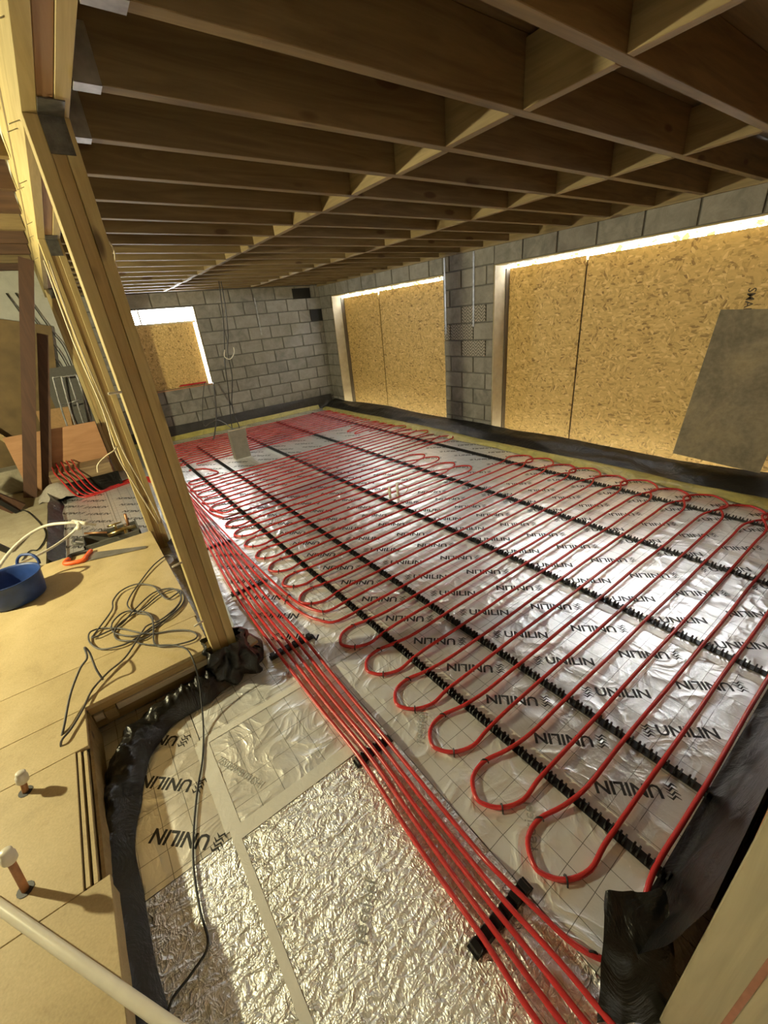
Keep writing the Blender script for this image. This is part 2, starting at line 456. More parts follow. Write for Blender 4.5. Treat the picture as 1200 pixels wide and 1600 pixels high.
# ---- ceiling decks
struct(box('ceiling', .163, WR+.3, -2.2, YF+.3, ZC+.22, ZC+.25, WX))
struct(box('ceiling', -4.35, .174, -2.35, YF+.3, 2.95, 2.98, WX))

struct(box('wall_leak_filler', .175, .285, -2.2, YF+.3, ZC+.405, 2.98, PLAS))  # filler added above the header to stop sky light leaking in
# ---- walls with blocks
def block_run(parent, plane, fixed, u0, u1, z0, z1, holes=(), off=0.0, thick=.02, chev=()):
    """concrete blocks 440 x 215 standing proud of the mortar; plane 'x' wall faces -X, plane 'y' wall faces -Y"""
    k = 0; z = z0
    while z < z1-.03:
        zt = min(z+.215, z1); u = u0-((.225 if k % 2 else 0)+off); j = 0
        while u < u1:
            a, b = max(u, u0), min(u+.44, u1)
            segs = [(a, b)]
            for (h0, h1, g0, g1) in holes:
                if zt > g0+.02 and z < g1-.02:
                    ns = []
                    for (p, q) in segs:
                        if q <= h0 or p >= h1: ns.append((p, q))
                        else:
                            if p < h0: ns.append((p, h0))
                            if q > h1: ns.append((h1, q))
                    segs = ns
            for (p, q) in segs:
                if q-p < .03: continue
                pr = thick*(.75+.25*random.random())
                mt = BLKC if (k, j) in chev else BLK
                if plane == 'x': box('concrete_block', fixed-pr, fixed, p+.004, q-.004, z+.003, zt-.003, mt, parent, .004)
                else: box('concrete_block', p+.004, q-.004, fixed-pr, fixed, z+.003, zt-.003, mt, parent, .004)
            u += .45; j += 1
        z += .225; k += 1
# openings in the right wall
OP_F = (4.93, 8.14); OP_N = (.62, 4.0); ZL = 2.21
wr = MB()
for y0, y1, z0, z1 in ((OP_N[1], OP_F[0], -.1, ZC+.2), (OP_F[1], YF+.3, -.1, ZC+.2), (-.2, OP_N[0], -.1, ZC+.2), (OP_N[0], OP_N[1], ZL, ZC+.2), (OP_F[0], OP_F[1], ZL, ZC+.2)):
    wr.box(WR+.012, WR+.28, y0, y1, z0, z1)
wall_right = struct(wr.build('wall_right', MORT))
block_run(wall_right, 'x', WR+.012, OP_N[1], OP_F[0], -.02, ZC+.02, off=.1, chev=((7,1),(6,1),(6,2),(5,1)))
block_run(wall_right, 'x', WR+.012, OP_F[1], YF, -.02, ZC+.02, off=.2)
block_run(wall_right, 'x', WR+.012, .0, OP_N[1], ZL+.005, ZC+.02, off=.02)
block_run(wall_right, 'x', WR+.012, OP_F[0], OP_F[1], ZL+.005, ZC+.02, off=.16)
# far wall, window opening
WX0, WX1, WZ0, WZ1 = 1.08, 2.26, .885, 2.205
wf = MB()
for x0, x1, z0, z1 in ((-.1, WX0, -.1, ZC+.2), (WX1, WR+.3, -.1, ZC+.2), (WX0, WX1, -.1, WZ0), (WX0, WX1, WZ1, ZC+.2)):
    wf.box(x0, x1, YF+.012, YF+.28, z0, z1)
wall_far = struct(wf.build('wall_far', MORT))
block_run(wall_far, 'y', YF+.012, .29, WR, -.02, ZC+.02, holes=((WX0, WX1, WZ0, WZ1),), off=.05)
struct(box('wall_far_left', -4.35, .285, 8.25, 8.611, -.1, 3.0, PLAS))
struct(box('wall_left', -4.35, -4.2, -2.2, 8.6, -.1, 3.0, PLAS))
struct(box('wall_back', -4.2, WR+.3, -2.35, -2.2, -.1, 3.0, PLAS))
struct(box('wall_near', .74, WR+.3, -.17, -.03, -.1, ZC+.2, WPLY))
# ledger along the right wall
tag(box('wall_plate', WR-.045, WR-.012, -.02, YF-.02, 2.415, 2.64, WNG), 'long pale timber plate along the top of the grey block wall above the boarded openings', 'timber plate')
# reveal boards on the far jambs and heads of the openings (window linings)
for i, (yj, nm) in enumerate(((OP_N[1], 'window_1'), (OP_F[1], 'window_2'))):
    r = struct(box(nm, WR-.004, WR+.205, yj-.022, yj-.001, 0, ZL-.001, PALE))
    box('packing_strip', WR+.206, WR+.2795, yj-.035, yj-.001, 0, ZL-.05, DARKW, r)
for i, (y0, y1) in enumerate((OP_N, OP_F)):
    struct(box('trim_%d' % (i+1), WR+.0, WR+.27, y0+.02, y1-.03, ZL-.012, ZL-.001, WYP))
# window 3 in the far wall: bright reveal and top rail
w3 = struct(box('window_3', WX1-.018, WX1-.001, YF-.0, YF+.28, WZ0, WZ1-.001, PALE))
box('sill', WX0, WX1-.02, YF-.012, YF+.12, WZ0-.02, WZ0-.001, WPLY, w3)
box('top_rail', WX0, WX1-.02, YF+.10, YF+.13, 1.955, 1.99, WPALE, w3)
box('mullion', 1.35, 1.375, YF+.10, YF+.13, 1.99, WZ1, WPALE, w3)

# ================================================================== CEILING TIMBERS
XJ0, XJ1 = XH+.002, WR-.047
jy = {}
for k in range(-3, 18):
    y1 = 1.38+.4015*k; jy[k] = y1
K0 = -1
SIDE = {}
for k in sorted(jy):
    if jy[k] < -2.1 or jy[k] > YF-.1: continue
    n = k-K0
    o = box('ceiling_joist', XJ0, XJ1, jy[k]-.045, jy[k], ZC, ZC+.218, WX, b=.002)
    nm = ORD[n] if 0 <= n < len(ORD) else None
    tag(o, f'long timber ceiling joist, {nm} full one counting down from the top edge of the photo' if n >= 0 else ('timber ceiling joist at the very top right corner of the photo', 'timber ceiling joist above the near wall, beyond the top right corner')[-n-1], 'joist', 'ceiling joists')
for r, (xr, rn) in enumerate(((1.775, 'left'), (3.25, 'middle'))):
    for k in sorted(jy):
        if k+1 not in jy or jy[k+1] > YF-.1 or k < -2+r: continue
        xx = xr+(.012 if k % 2 else -.012)
        o = box('noggin', xx-.022, xx+.022, jy[k]+.001, jy[k+1]-.046, ZC, ZC+.205, WNG if (k+r) % 3 else WY, b=.002)
        tag(o, f'timber noggin of the {rn} row, {ORD[k+2-r]} down from the photo top', 'noggin', f'{rn} row of noggins')
for k in (-1, 0, 1, 2):
    b = MB(); y0, y1 = jy[k]-.049, jy[k]+.004
    b.box(XJ0+.0, XJ0+.07+.02*(k==0), y0, y1, ZC-.004, ZC-.0015)
    b.box(XJ0, XJ0+.07, y0, y0+.002, ZC-.003, ZC+.13); b.box(XJ0, XJ0+.07, y1-.002, y1, ZC-.003, ZC+.13)
    tag(b.build('joist_hanger', GALV), f'shiny galvanised joist hanger on the header beam under the {ORD[k-K0]} joist', 'hanger', 'joist hangers')
# left room old joists
for k in range(12):
    y = 1.6+.62*k
    if y > 8.1: break
    o = box('old_joist', -4.1, .155, y, y+.06, 2.72, 2.945, WOLD if k % 3 else WX, b=.002)
    tag(o, f'dark brown old ceiling joist in the left room, {ORD[k]} from the camera', 'joist', 'old joists of the left room')
# header
hd = tag(empty('header_beam', (.226, 3.2, ZC)), 'long triple-ply timber header beam on the posts, upper left', 'beam')
for i in range(3):
    x0 = XP+.0425*i
    box('ply', x0+.0008, x0+.0417, -2.1, YF-.02, ZC+(.002 if i == 1 else 0), ZC+.40, (WYP, WYR, WYP)[i], hd, .0015)
nb = MB()
for y, z in ((1.62,.05),(2.35,.07),(2.9,.05),(3.3,.12),(3.8,.06),(4.4,.09),(5.1,.05),(2.15,.03)):
    nb.tube([(XP+.004-.226, y-3.2, z), (XP-.035-.226, y-3.2-.012, z-.02)], .0018, 5)
tag(nb.build('nail', GALV, hd), None, None, None, 'stuff')
# posts
def bracket(par, y, s=1):
    b = MB(); p = par.location
    b.box(.205-p.x, .275-p.x, y-.0035-p.y, y-.0005-p.y, ZC-.10-p.z, ZC-.001-p.z)
    b.box(.205-p.x, .275-p.x, y-.12-p.y, y-.002-p.y, ZC-.0035-p.z, ZC-.0008-p.z)
    for i in range(3):
        for j in range(4):
            x = .215+.024*i; z = ZC-.09+.024*j
            b.box(x-p.x, x+.007-p.x, y-.006-p.y, y-.003-p.y, z-p.z, z+.007-p.z)
    return b.build('bracket', GALVD, par)
for i, (yp, zb, lab) in enumerate(((1.99, .12, 'nearest triple-ply timber post with black plastic wrapped round its foot'), (3.98, 0.0, 'second triple-ply timber post behind the nearest one, with cream cables'), (7.2, 0.0, 'farthest timber post, mostly hidden behind the two nearer posts'))):
    p = tag(empty('timber_post', (.226, yp+.05, zb)), lab, 'post', 'posts under the header beam')
    for j in range(3):
        x0 = XP+.0425*j
        box('ply', x0+.0007, x0+.0418, yp+(.003 if j == 1 else 0), yp+.095, zb, ZC-.001, (WZ, WZ2, WZ)[j], p, .0018)
    bracket(p, yp)
    if i == 0:                                            # plastic bag wrapped round the foot
        def wrapf(u, v):
            a = u*2*math.pi; z = .0+.235*v+.025*nz(u*6, v*2, 4)
            r = .150-.055*v+.05*nz(math.cos(a)*2.2, math.sin(a)*2.2, v*3)+.03*(1-v)*math.cos(a-.6)+.016*nz(u*22, v*4, 2)
            sq = 1/max(abs(math.cos(a)), abs(math.sin(a)))**.6
            return Vector((.226+.02*(1-v)+math.cos(a)*r*sq*.98, yp+.04+math.sin(a)*r*sq*.9, z))-p.location
        MB().grid(64, 14, wrapf).build('plastic_wrap', DPM, p, True)

# ================================================================== BOARDS IN THE OPENINGS
XO = 5.1215
def osb(name, y0, y1, z0, z1, lab):
    return tag(box(name, XO, XO+.018, y0, y1, z0, z1, OSB), lab, 'osb board', 'boards closing the openings')
osb('osb_board', 6.918, 8.25, .0, 2.155, 'narrow osb board at the far side of the smaller opening')
osb('osb_board', 4.75, 6.888, .0, 2.165, 'wide osb board at the near side of the smaller opening beside the block pier')
osb('osb_board', 2.925, 4.12, .0, 2.16, 'tall osb board next to the block pier in the larger opening')
ob = osb('osb_board', .45, 2.905, .0, 2.15, 'widest osb board with printed lettering, behind the leaning grey sheet')
sm = text_mesh('SMARTPLY', .085, .001); sm.materials.append(INKB)
so = link('printed_lettering', sm, ob); so.matrix_local = Matrix.Translation(Vector((XO-.0008, 1.345, 1.485))-ob.location) @ Matrix.Rotation(-H, 4, 'Z') @ Matrix.Rotation(H, 4, 'X') @ Matrix.Rotation(-H, 4, 'Z')
wo = tag(box('osb_board', WX0+.01, WX1-.06, YF+.09, YF+.108, WZ0, 1.96, OSB), 'square osb board closing the far window under a bright gap', 'osb board', 'boards closing the openings')
for yb, nm in ((6.902, 'smaller'), (2.914, 'larger')):
    tag(box('blackout', XO+.0185, XO+.06, yb-.04, yb+.04, .0, 2.12, DARKV), f'added blackout strip behind the board joint of the {nm} opening', 'blackout')  # added strip, coloured black so the joint looks dark and leaks no daylight
# leaning cement sheet
b = MB(); c = [Vector((4.73, 1.55, .215)), Vector((4.73, .84, .165)), Vector((4.825, .74, 1.50)), Vector((4.825, 1.455, 1.535))]
n_ = (c[1]-c[0]).cross(c[3]-c[0]).normalized()*-.012
for p in c: b.v.append(tuple(p))
for p in c: b.v.append(tuple(p+n_))
b.f = [(0,1,2,3),(7,6,5,4),(0,4,5,1),(1,5,6,2),(2,6,7,3),(3,7,4,0)]
tag(b.build('cement_sheet', CBOARD), 'stained grey-brown sheet leaning against the large osb boarding on the right', 'sheet')
# galvanised straps on the pier and far wall
for i, (y, z0, z1) in enumerate(((4.865, 1.42, 2.41), (4.32, 1.50, 2.41))):
    tag(box('wall_strap', WR-.014, WR-.0102, y, y+.028, z0, z1, GALV), f'thin galvanised strap hanging down the block pier, {("left","right")[i]} of the two', 'strap', 'straps on the block pier')
tag(box('wall_strap', 3.395, 3.42, YF-.014, YF-.0102, 1.62, 2.28, GALV), 'thin pale metal strap hanging on the far block wall', 'strap')
for i, (x0, x1, z0, z1) in enumerate(((4.22, 4.62, 2.215, 2.405), (4.55, 4.83, 1.78, 2.0))):
    v_ = tag(empty('wall_vent', ((x0+x1)/2, YF-.02, z0)), f'dark {("upper","lower")[i]} recess patch in the far wall near the corner', 'vent', 'dark vents at the far corner')
    box('vent_body', x0, x1, YF-.02, YF-.009, z0, z1, DARKV, v_, .003)
    for k in range(4): box('louvre', x0+.02, x1-.02, YF-.026, YF-.0205, z0+.03+k*.045, z0+.045+k*.045, DARKV, v_)

# ================================================================== MEMBRANES AND EDGE STRIPS
def top_z(y): return .105+.05*nz(y*.9, 1.3)+.045*math.exp(-((y-6.5)/1.0)**2)
def memr(u, v):
    y = .02+u*(YF-.15); 
    xb = 4.45+.05*nz(y*1.1, .5)
    bulge = math.sin(math.pi*v)
    x = xb+(WR-.03-xb)*v**.9; z = .012+(top_z(y)+.03)*(v**1.5)+bulge*(.035+.03*nz(y*2.2, v*3, 2))+.006*nz(y*9, v*6)
    return (x, y, max(z, .006))
o = MB().grid(160, 12, memr).build('membrane_strip', DPM, None, True); tag(o, 'black plastic membrane lapped up the right wall below the osb boards', 'membrane')
def foamr(u, v):
    y = .25+u*(YF-.55)
    xi = 4.315+.05*nz(y*1.3, 2.2)
    xo = 4.50+.05*nz(y*1.1, .5)
    return (xi+(xo-xi)*v, y, .006+.025*math.sin(math.pi*v)*(1+nz(y*2.5, v))+.03*v+.004*nz(y*7, v*4))
o = MB().grid(150, 6, foamr).build('edge_strip', FOAM, None, True); tag(o, 'yellow edge insulation film running along the right wall', 'edge strip')
def memf(u, v):
    x = .32+u*4.43; z = .02+.235*v; 
    return (x, YF-.02-.035*math.sin(math.pi*v*.8)-.06*(1-v)**2-.012*nz(x*2.4, v*2), z+.02*nz(x*.8, 4)*v)
o = MB().grid(70, 8, memf).build('membrane_strip', DPMG, None, True); tag(o, 'dusty black membrane turned up along the foot of the far block wall', 'membrane')
def foamf(u, v):
    x = .32+u*4.03; 
    return (x, YF-.16-.02*nz(x*1.9, 7)+.05*v, .004+.08*v+.012*nz(x*1.4, v)*v)
o = MB().grid(60, 4, foamf).build('edge_strip', FOAM, None, True); tag(o, 'yellow edge strip standing along the foot of the far wall', 'edge strip')
def memn(u, v):
    x = .76+u*3.6; c = nz(x*6, v*3, 1)
    y = .115-.128*v**.8+.022*c*math.sin(math.pi*min(1, v*1.2)); z = .004+.5*v**1.7+.03*max(0, nz(x*5, v*5, 7))*(1-v)*(v > .02)
    return (x, max(y, -.024), max(z, .004))
o = MB().grid(140, 18, memn).build('membrane_strip', DPM, None, True); tag(o, 'black membrane turned up the near wall beside the pale timber jamb', 'membrane')
A = Vector((.575,.075,.004)); B = onz(946,1392,.10); C_ = onz(1040,1392,.13); D = Vector((.74,-.06,.02))
def flapf(u, v):
    p = (A*(1-u)+D*u)*(1-v)+(B*(1-u)+C_*u)*v
    return p+Vector((.012*nz(u*4, v*4, 1), .010*nz(u*4, v*4, 5), .02*math.sin(math.pi*v)*(1-.4*u)+.012*nz(u*5, v*5)))
o = MB().grid(18, 18, flapf).build('membrane_flap', DPM, None, True); tag(o, 'loose black plastic flap over the foil at the foot of the pale timber jamb', 'membrane')
MP = [Vector(p) for p in ((-.335,-.3),(-.345,.5),(-.365,1.0),(-.36,1.4),(-.30,1.62),(-.24,1.76),(-.13,1.86),(.0,1.87),(.12,1.89),(.22,1.93))]
MPS = smooth_path([(p.x, p.y, 0) for p in MP], 14)
def meml(u, v):                                             # crumpled upstand along the platform edge, widened to make the shaded pit black
    i = u*(len(MPS)-1); a = MPS[int(i)]; b_ = MPS[min(int(i)+1, len(MPS)-1)]; p = a.lerp(b_, i-int(i))
    t_ = (MPS[min(int(i)+2, len(MPS)-1)]-MPS[max(int(i)-2, 0)]).normalized(); nrm = Vector((-t_.y, t_.x, 0))
    c = nz(u*26, v*2.2, 8); c2 = nz(u*60, v*6, 3)
    wd = .19+.03*nz(u*9, 4)
    q = p+nrm*(wd*v+.028*c*math.sin(v*math.pi)+.012*c2*v+.015*nz(u*14, 2)*(1-v))
    z = .004+.10*math.sin(min(1, v*1.15)*math.pi)**.8*(1+.5*nz(u*10, 9))+.03*math.sin(v*math.pi)*c+.014*c2*math.sin(v*math.pi)
    return (q.x, q.y, max(z, .004))
o = MB().grid(240, 22, meml).build('membrane_upstand', DPM, None, True); tag(o, 'crumpled black membrane edge between the platform and the crumpled foil', 'membrane')
def meml2(u, v):
    y = 2.12+u*4.5
    x = .30+.03*nz(y*2, 1)-.10*v*(1 if y < 3.9 else .5)+.1*(y > 0)*0; z = .006+.09*v+.015*nz(y*3, v)
    return (x+.06, y, max(z, .004))
o = MB().grid(60, 6, meml2).build('membrane_upstand', DPM, None, True); tag(o, 'black membrane upstand running behind the posts beside the pipe bundle', 'membrane')
def memlr(u, v):
    y = 4.25+u*2.35; x = -.52+.03*nz(y*3, 1)-.10*v; z = .004+.13*v+.02*math.sin(math.pi*v)*nz(y*4, v)
    return (x, y, max(z, .004))
o = MB().grid(40, 8, memlr).build('membrane_upstand', DPM, None, True); tag(o, 'black membrane upstand at the edge of the left concrete floor', 'membrane')
def memlb(u, v):
    x = -.60+u*.78; y = 6.45+.14*v+.02*nz(x*4, v); z = .004+.16*v
    return (x, y, z)
o = MB().grid(24, 6, memlb).build('membrane_upstand', DPM, None, True); tag(o, 'black membrane turned up below the red manifold pipes', 'membrane')

# ================================================================== CLIP RAILS
RAILS = [(1.048, .09, 7.0), (1.44, .11, 7.55), (2.275, .12, 8.0), (3.135, .12, 8.05), (3.99, .3, 8.15)]
for i, (x, y0, y1) in enumerate(RAILS):
    r = tag(empty('clip_rail', (x, (y0+y1)/2, 0)), f'long black plastic pipe clip rail, {ORD[i]} from the post side', 'clip rail', 'long clip rails')
    MB().box(-.019, .019, y0-(y0+y1)/2, y1-(y0+y1)/2, .002, .0055).build('rail_base', BLACKP, r)
    t = MB(); n = int((y1-y0)/.0463)
    for k in range(n):
        yy = y0-(y0+y1)/2+.012+k*.0463
        for dy in (-.0085, .0085):
            t.box(-.017, .017, yy+dy-.0028, yy+dy+.0028, .005, .026)
        for dy in (-.0095, .0095):
            t.v += [(-.015, yy+dy-.003, .026), (.015, yy+dy-.003, .026), (.015, yy+dy+.003, .026), (-.015, yy+dy+.003, .026), (-.006, yy+dy*1.15, .033), (.006, yy+dy*1.15, .033)]
            q = len(t.v)-6; t.f += [(q,q+1,q+5,q+4),(q+1,q+2,q+5),(q+2,q+3,q+4,q+5),(q+3,q,q+4)]
    tag(t.build('clip_teeth', BLACKP, r), None, None, None, 'stuff')
BUND = [(.372, .415, .69), (1.09, .465, .66), (1.95, .43, .715), (2.75, .46, .735), (3.63, .50, .75)]
for i, (y, x0, x1) in enumerate(BUND):
    xm = (x0+x1)/2
    r = tag(empty('clip_bar', (xm, y, 0)), f'short black clip bar under the red pipe bundle, {ORD[i]} from the bottom of the photo', 'clip bar', 'short clip bars of the pipe bundle')
    MB().box(x0-xm, x1-xm, -.021, .021, .002, .006).build('rail_base', BLACKP, r)
    n = 6; st = (x1-x0)/n
    for k in range(n):
        MB().box(x0-xm+k*st+.007, x0-xm+k*st+st-.014, -.02, .02, .006, .026, .003).build('clip_block', BLACKP, r)

# ================================================================== RED PIPES
PR = .0092
P0, DP = .128, .1385
def Y(k): return P0+DP*k
def wob(k, x): return .006*nz(x*1.7, k*3.1, 2)
def run_pts(k, xa, xb):
    """points along pipe run k from xa to xb"""
    n = max(2, int(abs(xb-xa)/.22)); out = []
    for i in range(n+1):
        x = xa+(xb-xa)*i/n
        out.append((x, Y(k)+wob(k, x), .033-.006*abs(math.sin(x*3.6+k))))
    return out
def loop_pts(k1, k2, xt, side, bul=.035, skew=.0, ln=1.0):
    y1, y2 = Y(k1), Y(k2); m_ = (y1+y2)/2; s = 1 if k2 > k1 else -1; h = abs(y2-y1)/2; d = side*ln
    zt = .0105 if ln == 1 else .0105+.019*(k1 % 4 > 1)
    return [(xt-d*.23, y1-s*bul*.35+skew*.3, .022), (xt-d*.13, m_-s*(h+bul)+skew*.7, zt+.002), (xt-d*.045, m_-s*(h*.86+bul*.5)+skew, zt), (xt, m_-s*h*.25+skew, zt),
            (xt-d*.002, m_+s*h*.35+skew, zt), (xt-d*.05, m_+s*(h*.9+bul*.5)+skew, zt), (xt-d*.135, m_+s*(h+bul)+skew*.7, zt+.002), (xt-d*.24, y2+s*bul*.35+skew*.3, .022)]
def rightx(k):
    y = Y(k)
    if y < 2.95: return 4.30-.01*nz(k*.7, 3)+.01*min(2, y)
    if y < 4.05: return 3.55
    return 4.37
def leftx(k): return .735+.012*min(k, 8)*.8+.012*nz(k*1.9, 8)
STAPLES = []
def serp(ks, first_right, left_in, left_out, bul_r=.05):
    """snake through the runs ks; starts heading right on ks[0]"""
    pts = list(left_in); d = 1
    for i, k in enumerate(ks):
        xr = rightx(k if k % 2 == 0 else k-1); xl = leftx(k)
        a, b = xl+.37, xr-.46
        if d == 1: pts += run_pts(k, a if i else 1.02, b)
        else: pts += run_pts(k, b, a)
        if i+1 < len(ks):
            if d == 1: pts += loop_pts(k, ks[i+1], xr, 1, .09 if Y(k) < 2.9 else .05, 0, 1.35)
            else:
                lp = loop_pts(k, ks[i+1], xl, -1, .03, .035); pts += lp
                for q, dy in ((lp[2], 0), (lp[6], 0)): STAPLES.append((q, k))
        d = -d
    return pts+list(left_out)
def lane(xs):                                                  # bundle lane: list of (x,y)
    return [(x, y, .034 if any(abs(y-b[0]) < .1 for b in BUND) else .02) for x, y in xs]
def L(i, ys, dx=0.0):                                          # lane i (0 = left .. 4) sampled at ys
    out = []
    for y in ys:
        if y < 1.09: base, st = .458+(.49-.458)*(y-.37)/.72, .041-.006*(y-.37)/.72
        elif y < 1.95: base, st = .49+(.475-.49)*(y-1.09)/.86, .035+.009*(y-1.09)/.86
        elif y < 2.75: base, st = .475+.01*(y-1.95)/.8, .044-.004*(y-1.95)/.8
        else: base, st = .485+.06*(min(y, 5)-2.75)/.9, .040-.006*(min(y,5)-2.75)/.9
        out.append((base+st*i+dx+.004*nz(y*1.7, i*2.3), y))
    return lane(out)
YS = [6.6, 5.6, 4.8, 4.2, 3.63, 3.2, 2.75, 2.35, 1.95, 1.5, 1.09, .75, .55]
# four pipes of the bundle that run straight on past the camera
for i in range(4):
    pts = [(.302, 6.45+.04*i, .0105), (.40+.02*i, 6.36+.03*i, .0105), (.50+.03*i, 6.1, .014)]+L(i, YS[1:])+L(i, [.372])+[(.45+.043*i+.006*i, .2, .02), (.452+.05*i, .02, .012), (.46+.055*i, -.3, .0105), (.46+.055*i, -.9, .0105)]
    tag(tubeobj('heating_pipe', pts, PR, RED, n=4), f'red heating pipe in the floor bundle, {ORD[i]} from the platform side', 'pipe', 'red pipes of the bundle')
# circuit next to the camera: last lane of the bundle, under the flap, runs 0..13
lin = [(.302, 6.61, .0105), (.48, 6.48, .0105), (.62, 6.1, .014)]+L(4, YS[1:])+L(4, [.45])+[(.647, .30, .018), (.668, .19, .0105), (.72, .105, .0105), (.80, .08, .0105), (.88, .10, .014)]
lout = [(.90, Y(13)+.02, .014), (.82, Y(13)+.10, .0105), (.765, Y(13)+.24, .0105), (.735, Y(13)+.45, .0105)]+[(.705-.0*j, y, .022) for j, y in enumerate((2.75, 3.2, 3.63, 4.2, 4.9, 5.8, 6.7))]+[(.6, 7.4, .02)]
tag(tubeobj('heating_pipe', serp(list(range(0, 14)), True, lin, lout), PR, RED, n=4), 'red heating pipe circuit snaking over the foil nearest the camera', 'pipe', 'red pipe circuits')
lin = [(.65, 7.4, .02), (.745, 6.7, .022), (.745, 5.8, .022), (.745, 4.9, .022), (.745, 4.2, .022), (.745, 3.63, .03), (.745, 3.2, .022), (.752, 2.75, .03), (.775, 2.45, .0105), (.80, 2.27, .0105), (.86, 2.12, .0105), (.92, Y(14)+.01, .015)]
lout = [(.90, Y(29)+.02, .014), (.84, Y(29)+.10, .0105), (.80, Y(29)+.24, .0105), (.785, Y(29)+.45, .0105), (.785, 5.2, .0105), (.785, 6.0, .0105), (.74, 6.8, .0105), (.68, 7.4, .012)]
tag(tubeobj('heating_pipe', serp(list(range(14, 30)), True, lin, lout), PR, RED, n=4), 'red heating pipe circuit covering the middle of the foil floor', 'pipe', 'red pipe circuits')
lin = [(.72, 7.4, .02), (.79, 6.8, .0105), (.825, 6.0, .0105), (.825, 5.2, .0105), (.825, Y(30)+.4, .0105), (.84, Y(30)+.2, .0105), (.88, Y(30)+.06, .0105), (.93, Y(30)+.01, .015)]
lout = [(.93, Y(39)+.02, .014), (.87, Y(39)+.06, .0105), (.86, Y(39)+.16, .0105), (.95, Y(39)+.2, .0105), (1.2, Y(39)+.2, .0105), (1.28, Y(39)+.26, .0105), (1.25, Y(39)+.42, .0105), (1.18, Y(39)+.62, .0105), (1.0, Y(39)+.72, .012)]
tag(tubeobj('heating_pipe', serp(list(range(30, 40)), True, lin, lout), PR, RED, n=4), 'red heating pipe circuit just before the bare foil patch', 'pipe', 'red pipe circuits')
# short loops right of the bare patch
pts = []
for j in range(6):
    y = 5.68+.115*j; xs_ = [3.78, 4.0, 4.15]
    row = [(x, y, .03) for x in xs_]
    if j % 2: row = row[::-1]
    if j == 0: pts += row
    else:
        s_ = 1 if j % 2 else -1
        pts += [((4.36 if j % 2 else 3.62), y-.085, .0105), ((4.36 if j % 2 else 3.62), y-.03, .0105)]+row
tag(tubeobj('heating_pipe', pts, PR, RED, n=5), 'short red pipe loops to the right of the bare foil patch', 'pipe', 'red pipe circuits')
# far circuit behind the patch
pts = []; kk = 0
for j in range(12):
    y = 6.42+.139*j; xs_ = [1.15, 1.6, 2.275, 2.7, 3.135, 3.6, 4.0, 4.2]
    row = [(x, y+.004*nz(x*2, j), .03) for x in xs_]
    if j % 2: row = row[::-1]
    if j: pts += [((4.37 if j % 2 else .98), y-.105, .012), ((4.37 if j % 2 else .98), y-.035, .012)]
    pts += row
tag(tubeobj('heating_pipe', pts, PR, RED, n=4), 'red heating pipe circuit at the far end under the far wall', 'pipe', 'red pipe circuits')
# staples on the left bends
stm = MB()
stm.tube([(-.016,0,.0),(-.014,0,.012),(-.007,0,.0225),(0,0,.0245),(.007,0,.0225),(.014,0,.012),(.016,0,.0)], .0033, 6)
stm.tube([(-.02,0,.002),(-.016,0,.004)], .002, 5)
STM = mesh('pipe_staple', stm.v, stm.f, BLACKP)
n = 0; side = {}
for (q, k) in STAPLES:
    s_ = side.get(k, 0); side[k] = s_+1
    j = len([1 for kk in side if kk <= k])-1
    if q[1] > 4.1: continue
    o = link('pipe_staple', STM, None, (q[0], q[1], 0), (.9 if s_ == 0 else -.75))
    tag(o, f'small black staple on the {("near","far")[s_]} side of the {ORD[j]} left-hand pipe bend', 'staple', 'black staples on the pipe bends')
for x, y, rz, lab in ((.69, .150, -.9, 'black staple holding the red pipe that bends towards the plastic flap'), (.775, 2.43, 0.2, 'black staple on the inner feed pipe where it leaves the bundle'), (.735, 2.38, 0.2, 'black staple on the outer feed pipe where it leaves the bundle'), (.87, 2.10, 1.2, 'black staple on the inner feed pipe bend towards the rails'), (.835, 2.02, 1.2, 'black staple on the outer feed pipe bend towards the rails')):
    tag(link('pipe_staple', STM, None, (x, y, 0), rz), lab, 'staple', 'black staples on the pipe bends')

# ================================================================== PLATFORM
PZ = .2
pf = tag(empty('chipboard_platform', (-1.2, 2.4, 0)), 'raised chipboard platform with a stepped edge in the lower left corner', 'platform')
for x0, x1, y0, y1 in ((-2.6,.175,2.40,3.99), (-2.6,.165,2.05,2.398), (-2.6,-.432,1.80,2.048), (-2.6,-.479,1.192,1.798), (-2.6,-.405,-.6,1.19)):
    box('chipboard_panel', x0, x1, y0, y1, PZ-.022, PZ, CHIP, pf, .0015)
box('edge_board', -.43, .165, 2.052, 2.09, PZ-.062, PZ-.0225, WPX, pf, .002)
box('white_batten', -.32, .14, 2.046, 2.10, PZ-.10, PZ-.065, WPALE, pf, .002)
box('bearer_end', -.375, -.325, 2.03, 2.12, PZ-.12, PZ-.063, WBR, pf, .002)
box('white_batten', -.42, -.38, 2.045, 2.1, PZ-.11, PZ-.07, WPALE, pf, .002)
box('bearer', -2.5, .15, 2.10, 2.14, .005, PZ-.10, WBR, pf, .002)
box('side_panel', -.474, -.463, 1.2, 1.795, .0, PZ-.006, CHIP, pf); box('side_panel', -.454, -.443, 1.2, 1.795, .0, PZ-.012, CHIP, pf); box('side_panel', -.436, -.425, 1.2, 2.04, .0, PZ-.03, WBR, pf)
box('side_panel', -.43, -.412, -.6, 1.185, .0, PZ-.0225, CHIP, pf)
box('bearer', .10, .15, 2.15, 3.95, .02, PZ-.0225, WY, pf, .002)
box('bearer', -2.55, .16, 3.90, 3.95, .02, PZ-.0225, WBR, pf, .002)
